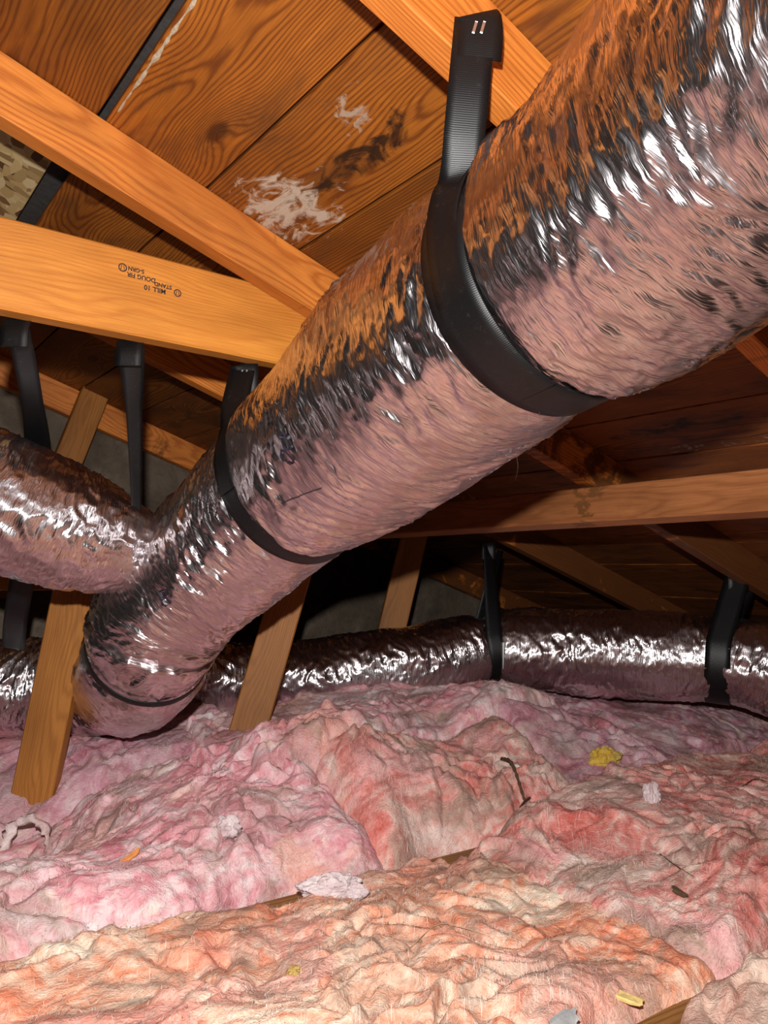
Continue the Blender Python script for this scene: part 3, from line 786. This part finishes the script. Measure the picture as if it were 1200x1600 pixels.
def ring_strap(lab, D, p, topA, f_dir, W, Wtop, sweep, ring_lift=0.0012, sag=(-0.008, -0.010, 0)):
    """strap nailed up at topA, falling to the near side of the duct and right round it"""
    topA = np.asarray(topA, float)
    st = empty('duct_strap', topA); tag(st, lab, 'strap')
    i1 = D.near(p)
    P, wd = ring_pts(D, i1, ring_lift, W)
    adopt(ribbon('strap_ring', P, wd, W, st), st.location)
    gph = np.linspace(0, 2 * np.pi, 160); gR = D.girth(i1, gph, W / 2)
    ringp = lambda q_: D.P[i1] + (np.interp(q_ % (2 * np.pi), gph, gR) + ring_lift + 0.003) * (math.cos(q_) * D.A[i1] + math.sin(q_) * D.B[i1])
    f_dir = np.asarray(f_dir, float)
    phf = math.atan2(f_dir @ D.B[i1], f_dir @ D.A[i1])
    sgn = 1 if ringp(phf + 0.3)[2] < ringp(phf)[2] else -1
    low = np.array([ringp(phf + sgn * q_) for q_ in np.linspace(0.0, sweep, 14)])
    low = low + (D.T[i1] * (1 if D.T[i1] @ camR > 0 else -1))[None] * np.linspace(0.022, 0.004, 14)[:, None] * (W / 0.066)
    lin = np.array([topA + (low[0] - topA) * k + np.array(sag) * math.sin(math.pi * k) for k in (0.25, 0.5, 0.75)])
    leg = smooth_path(np.vstack([[topA], lin, low]), 90)
    q = np.linspace(0, 1, 90)[:, None]; f = sstep(0.25, 0.65, q)
    wd = (1 - f) * camR[None] + f * D.T[i1][None] * (1 if D.T[i1] @ camR > 0 else -1)
    adopt(ribbon('strap_leg', leg, wd, Wtop + (W - Wtop) * sstep(0.3, 0.8, q[:, 0]), st), st.location)
    # turned-over end and its staples
    fl_p = smooth_path([topA + (0.0, -0.002, 0.004), topA + (0.0005, -0.006, -0.004), topA + (0.001, -0.007, -0.026), topA + (0.001, -0.005, -0.046)], 14)
    adopt(ribbon('folded_end', fl_p, np.repeat(camR[None], 14, 0), Wtop + 0.003, st), st.location)
    for k in (-0.006, 0.002):
        adopt(staple(topA + np.array([0.0, -0.0085, -0.014]) + camR * k, (0.25, -0.1, 1), -camF, st), st.location)

ring_strap('wide black strap stapled to the top rafter and looped round the big duct', main, (0.642, 0.572, 0.331), (0.5095, 0.5560, 0.565), (-0.58, -0.48, 0.42), 0.064, 0.042, 1.8)
ring_strap('black strap from the stamped tie board round the middle of the big duct', main, (0.687, 1.200, 0.163), (0.606, 1.262, 0.368), (-0.75, 0.0, 0.60), 0.045, 0.045, 0.9, sag=(0, 0, 0))

def hung_strap(lab, D, p, anchor, W, anchor2=None, twist=None, lift=0.0012):
    e_ = empty('duct_strap', anchor); tag(e_, lab, 'strap')
    adopt(teardrop('webbing', D, D.near(p), anchor, W, e_, lift, anchor2, twist), e_.location)
    # knot of webbing at the fixing
    a = np.asarray(anchor, float)
    k = smooth_path([a + (0, 0, 0.012), a - camF * 0.006, a - (0, 0, 0.02) - camF * 0.007, a - (0, 0, 0.04) - camF * 0.004], 10)
    adopt(ribbon('folded_end', k, np.repeat(camR[None], 10, 0), W * 0.9, e_), e_.location)
    return e_
hung_strap('black strap round the low back duct below the purlin, left of two', back, (1.720, 1.783, -0.218), (1.735, 1.800, 0.098), 0.050, (1.80, 1.815, 0.088), twist=camF * 0.8 + camR * 0.6)
hung_strap('black strap round the low back duct near right edge', back, (2.174, 1.277, -0.224), (2.172, 1.222, 0.013), 0.066, (2.23, 1.235, -0.01))

# --- two straps dropping from the tie board behind the left duct
def drop_strap(lab, P, wd, W):
    e_ = empty('duct_strap', P[0]); tag(e_, lab, 'strap')
    pp = smooth_path(P, 70)
    wd = np.array(wd, float)
    ww = np.stack([np.interp(np.linspace(0, 1, 70), np.linspace(0, 1, len(wd)), wd[:, k]) for k in range(3)], 1)
    Wn = np.interp(np.linspace(0, 1, 70), np.linspace(0, 1, len(W)), W)
    adopt(ribbon('webbing', pp, ww, Wn, e_), e_.location)
    a = np.asarray(P[0], float)
    k = smooth_path([a + (0, 0, 0.01), a - camF * 0.008 - (0, 0, 0.01), a - (0, 0, 0.035) - camF * 0.009], 10)
    adopt(ribbon('folded_end', k, np.repeat(camR[None], 10, 0), 0.044, e_), e_.location)
drop_strap('narrow twisted black strap dropping into the fork between left duct and big duct', [(0.405, 1.268, 0.368), (0.430, 1.315, 0.29), (0.463, 1.385, 0.18), (0.493, 1.455, 0.075), (0.512, 1.50, 0.02)],
           [camR, camR * 0.8 + camF * 0.6, camR * 0.6 + camF * 0.8, camR * 0.5 + camF, camF], [0.046, 0.028, 0.026, 0.022, 0.016])
drop_strap('black strap at left edge dropping from the tie board behind the left duct', [(0.232, 1.268, 0.366), (0.27, 1.36, 0.31), (0.335, 1.56, 0.215), (0.36, 1.70, 0.08), (0.375, 1.86, -0.10), (0.40, 2.0, -0.19)],
           [camR, camR, camR * 0.95 + camF * 0.2, camR, camR, camR], [0.036, 0.036, 0.05, 0.05, 0.05, 0.05])
# --- band cinching the duct end
e_ = empty('duct_strap', (0.570, 1.577, -0.165)); tag(e_, 'thin black band cinched round the downturned end of the big duct', 'strap')
P, wd = ring_pts(main, main.near((0.570, 1.577, -0.165)), 0.001, 0.016)
adopt(ribbon('webbing', P, wd, 0.016, e_), e_.location)

# ================================================================== grade stamp on the tie
def stamp_text(txt, x, z, size):
    cu = bpy.data.curves.new('grade_stamp', 'FONT'); cu.body = txt; cu.size = size; cu.align_x = 'CENTER'; cu.align_y = 'CENTER'; cu.extrude = 0.0001; cu.offset = 0.00035
    t_ = bpy.data.objects.new('tmp', cu); COL.objects.link(t_)
    dg = bpy.context.evaluated_depsgraph_get(); me = bpy.data.meshes.new_from_object(t_.evaluated_get(dg))
    bpy.data.objects.remove(t_, do_unlink=True)
    me.materials.clear(); me.materials.append(M_stamp)
    o = bpy.data.objects.new('grade_stamp', me)
    # facing -Y, printed upside down
    o.matrix_world = Matrix.Translation((x, 1.2206, z)) @ Matrix.Rotation(math.pi, 4, 'Y') @ Matrix.Rotation(math.pi / 2, 4, 'X')
    link(o, tie); o.matrix_parent_inverse = tie.matrix_world.inverted()
    return o
M_stamp = simple('stamp_ink', (0.03, 0.02, 0.018), 0.7)
stamp_text('MILL 10', 0.425, 0.4545, 0.011)
stamp_text('STAND', 0.438, 0.4640, 0.009)
stamp_text('DOUG FIR', 0.402, 0.4690, 0.010)
stamp_text('S-GRN', 0.393, 0.4790, 0.009)
def stamp_ring(x, z, r):
    bm = bmesh.new()
    n = 24
    vs_ = [[bm.verts.new((x + rr * math.cos(a), 1.2205, z + rr * math.sin(a))) for a in [2 * math.pi * k / n for k in range(n)]] for rr in (r, r * 0.72)]
    for k in range(n):
        bm.faces.new((vs_[0][k], vs_[0][(k + 1) % n], vs_[1][(k + 1) % n], vs_[1][k]))
    for s_ in (-1, 1):
        bm.faces.new([bm.verts.new((x + dx, 1.2204, z + dz)) for dx, dz in ((s_ * r * .15, r * .6), (s_ * r * .3, r * .6), (s_ * r * .5, -r * .5), (s_ * r * .3, -r * .5))])
    o = bm_obj('stamp_emblem', bm, M_stamp, tie); o.matrix_parent_inverse = tie.matrix_world.inverted()
stamp_ring(0.463, 0.4575, 0.0065); stamp_ring(0.3715, 0.4775, 0.007)

# ================================================================== debris
def stick(name, P, rad, mat, label, cat, taper=0.6, flat=1.0, wob=0.25):
    pp = smooth_path(np.asarray(P, float), 24); n = len(pp); m = 7
    T = np.gradient(pp, axis=0); T /= np.linalg.norm(T, axis=1)[:, None]
    A = np.cross(T, (0.1, 0.2, 1.0)); A /= np.linalg.norm(A, axis=1)[:, None]; B = np.cross(T, A)
    V = []
    for k in range(n):
        r = rad * (1 - (1 - taper) * k / n) * (1 + wob * math.sin(k * 2.3))
        if k in (0, n - 1): r *= 0.3
        for j in range(m):
            a = 2 * math.pi * j / m
            V.append(pp[k] + r * (math.cos(a) * A[k] + flat * math.sin(a) * B[k]))
    o = mesh_obj(name, V, grid_faces(n, m, True), mat)
    return tag(o, label, cat)
M_twig = simple('twig_bark', (0.09, 0.045, 0.022), 0.8, bump=120)
M_straw = simple('dry_straw', (0.55, 0.40, 0.20), 0.7)
M_chip = simple('pale_wood_chip', (0.78, 0.58, 0.22), 0.6, bump=90)
M_grey = simple('grey_flake', (0.30, 0.30, 0.30), 0.5, bump=60)
M_orange = simple('orange_flake', (0.75, 0.28, 0.08), 0.7, bump=90)
bpy.context.view_layer.update(); dg = bpy.context.evaluated_depsgraph_get()
def rest(x, y):
    """point of the insulation surface at plan position x, y, and its normal"""
    hit, loc, nr, *_ = scene.ray_cast(dg, Vector((x, y, -0.30)), Vector((0, 0, -1)))
    return np.array(loc), np.array(nr)
def on(x, y, lift=0.0):
    p, nr = rest(x, y); return p + np.array([0, 0, lift])
stick('twig', [on(1.305, 1.305, .004), on(1.281, 1.247, .012), on(1.262, 1.190, .006)], 0.0045, M_twig, 'dark brown twig lying on the rose insulation', 'twig')
stick('twig', [on(1.250, 1.190, .004), on(1.215, 1.145, .016), on(1.165, 1.085, .010)], 0.0038, M_twig, 'short brown twig below the longer dark twig', 'twig')
stick('straw', [on(0.516, 1.808, .004), on(0.559, 1.803, .010), on(0.586, 1.776, .010), on(0.586, 1.684, .002)], 0.0016, M_straw, 'curved dry straw on the pink insulation right of the thick strut', 'straw')
stick('straw', [on(1.688, 0.945, .003), on(1.74, 0.944, .006), on(1.762, 0.928, .003)], 0.0016, M_twig, 'thin dark straw at right edge of the insulation', 'straw')
stick('straw', [on(1.21, 0.828, .003), on(1.18, 0.778, .006), on(1.16, 0.731, .003)], 0.0008, M_twig, 'hair-thin dark stalk above the small dark chip', 'straw')
stick('straw', [on(0.682, 0.851, .002), on(0.757, 0.872, .004), on(0.799, 0.825, .002)], 0.0006, M_straw, 'faint thin stalk on the salmon foreground batt', 'straw')

def flake(name, x_, y_, size, mat, label, cat, rot=0.0, thick=0.12, aspect=0.5, lift=0.004, bend=0.2, tilt=0.0):
    p, nr = rest(x_, y_)
    n = Vector((0.0, 0.0, 1.0)) * 0.75 + Vector(nr) * 0.25 - Vector(camF) * (0.25 + tilt); n.normalize()
    x = Vector(camR) * math.cos(rot) + Vector(np.cross(n, camR)) * math.sin(rot); x -= n * x.dot(n); x.normalize(); y = n.cross(x)
    rs = np.random.RandomState(int(x_ * 1000))
    m = 14
    ang = np.linspace(0, 2 * np.pi, m, endpoint=False)
    rr = 1 + 0.22 * rs.uniform(-1, 1, m)
    V = []
    for zz in (-0.5, 0.5):
        for a, r in zip(ang, rr):
            ca, sa = math.copysign(abs(math.cos(a)) ** 0.6, math.cos(a)), math.copysign(abs(math.sin(a)) ** 0.6, math.sin(a))
            u, v = ca * r * size, sa * r * size * aspect
            V.append(Vector(p) + x * u + y * v + n * (zz * thick * size + lift + bend * size * (ca * ca)))
    bm = bmesh.new(); bv = [bm.verts.new(v) for v in V]
    bm.faces.new(bv[:m][::-1]); bm.faces.new(bv[m:])
    for k in range(m): bm.faces.new((bv[k], bv[(k + 1) % m], bv[m + (k + 1) % m], bv[m + k]))
    return tag(bm_obj(name, bm, mat), label, cat)
flake('wood_chip', 0.860, 0.640, 0.026, M_chip, 'pale yellow wood chip lying by the bare joist at bottom right', 'chip', rot=-0.72, aspect=0.26)
flake('paper_flake', 0.728, 0.628, 0.022, M_grey, 'grey flake poking from the salmon batt at bottom edge', 'flake', rot=0.45, aspect=0.42, tilt=0.3)
flake('bark_chip', 1.109, 0.724, 0.012, M_twig, 'small dark bark chip on the pink batt at right', 'chip', rot=-0.7, aspect=0.45)
flake('wood_flake', 0.454, 1.291, 0.016, M_orange, 'small orange flake on the pale pink batt at left', 'flake', rot=0.9, aspect=0.3)

def fluff(x_, y_, size, mat, label, asp=(1, 1, 0.6), rot=0.0, sink=0.2):
    p, nr = rest(x_, y_)
    bm = bmesh.new(); bmesh.ops.create_icosphere(bm, subdivisions=5, radius=1.0)
    co = np.array([v.co[:] for v in bm.verts]); s = x_ * 300
    d = 0.35 * fbm(co[:, 0] * 1.6 + s, co[:, 1] * 1.6, co[:, 2] * 1.6, 3) * 2 + 0.14 * np.abs(pn(co[:, 0] * 3 + s, co[:, 1] * 3, co[:, 2] * 3)) + 0.06 * fbm(co[:, 0] * 9 + s, co[:, 1] * 9, co[:, 2] * 9, 3)
    co = co * (1 + d)[:, None] * np.asarray(asp)[None] * size
    x = camR * math.cos(rot) + camF * math.sin(rot); x = x - np.array([0, 0, x[2]]); x /= np.linalg.norm(x); y = np.cross((0, 0, 1.0), x)
    W = p[None] + co[:, :1] * x[None] + co[:, 1:2] * y[None] + (co[:, 2:] + size * asp[2] * (0.5 - sink)) * np.array([[0, 0, 1.0]])
    for v, c in zip(bm.verts, W): v.co = Vector(c)
    return tag(dye(bm_obj('insulation_tuft', bm, F_MAT, smooth=True), mat, x_), label, 'insulation')
fluff(0.629, 1.304, 0.022, WHITE, 'whitish round tuft of insulation in the middle of the pink batt', (1, 0.8, 0.9))
fluff(0.706, 1.078, 0.030, WHITE, 'long whitish tuft lying over the bare joist', (1.5, 0.6, 0.75), 0.15)
fluff(1.586, 1.235, 0.032, YELLOW, 'mustard-yellow tuft on the insulation below the back duct', (1.1, 0.7, 0.75))
fluff(0.522, 0.879, 0.011, YELLOW, 'small yellow tuft in the salmon foreground batt', (0.8, 0.7, 0.5))
fluff(1.362, 0.948, 0.022, WHITE, 'pale upright tuft on the insulation at right', (0.7, 0.7, 1.2))
# a torn loop of fluff curling up at the foot of the thick strut
lp = np.array([on(0.345, 1.715, -0.004), on(0.352, 1.710, 0.030), on(0.372, 1.696, 0.056), on(0.398, 1.678, 0.060), on(0.415, 1.668, 0.036), on(0.420, 1.662, -0.006)])
o = dye(stick('insulation_tuft', lp, 0.008, F_MAT, 'torn pale loop of insulation curling up at the thick strut foot', 'insulation', 0.7, 1.5, 0.12), LOOP, 3.0)

for v in o.data.vertices:
    c = np.array(v.co[:]); d_ = [float(pn(c[0] * 60 + k * 7, c[1] * 60, c[2] * 60)) for k in range(3)]
    v.co = Vector(c + 0.010 * np.array(d_))

# a thread of cobweb hanging from the second rafter
M_web = simple('cobweb', (0.62, 0.55, 0.52), 0.9)
p0 = roof(1.285, 1.21, 0.089)
stick('cobweb_thread', [tuple(p0), tuple(p0 + Vector((-0.012, -0.004, -0.02))), tuple(p0 + Vector((-0.004, 0.0, -0.045))), tuple(p0 + Vector((-0.012, 0.0, -0.075)))], 0.0011, M_web, 'grey cobweb thread dangling from a rafter right of the big duct', 'cobweb')
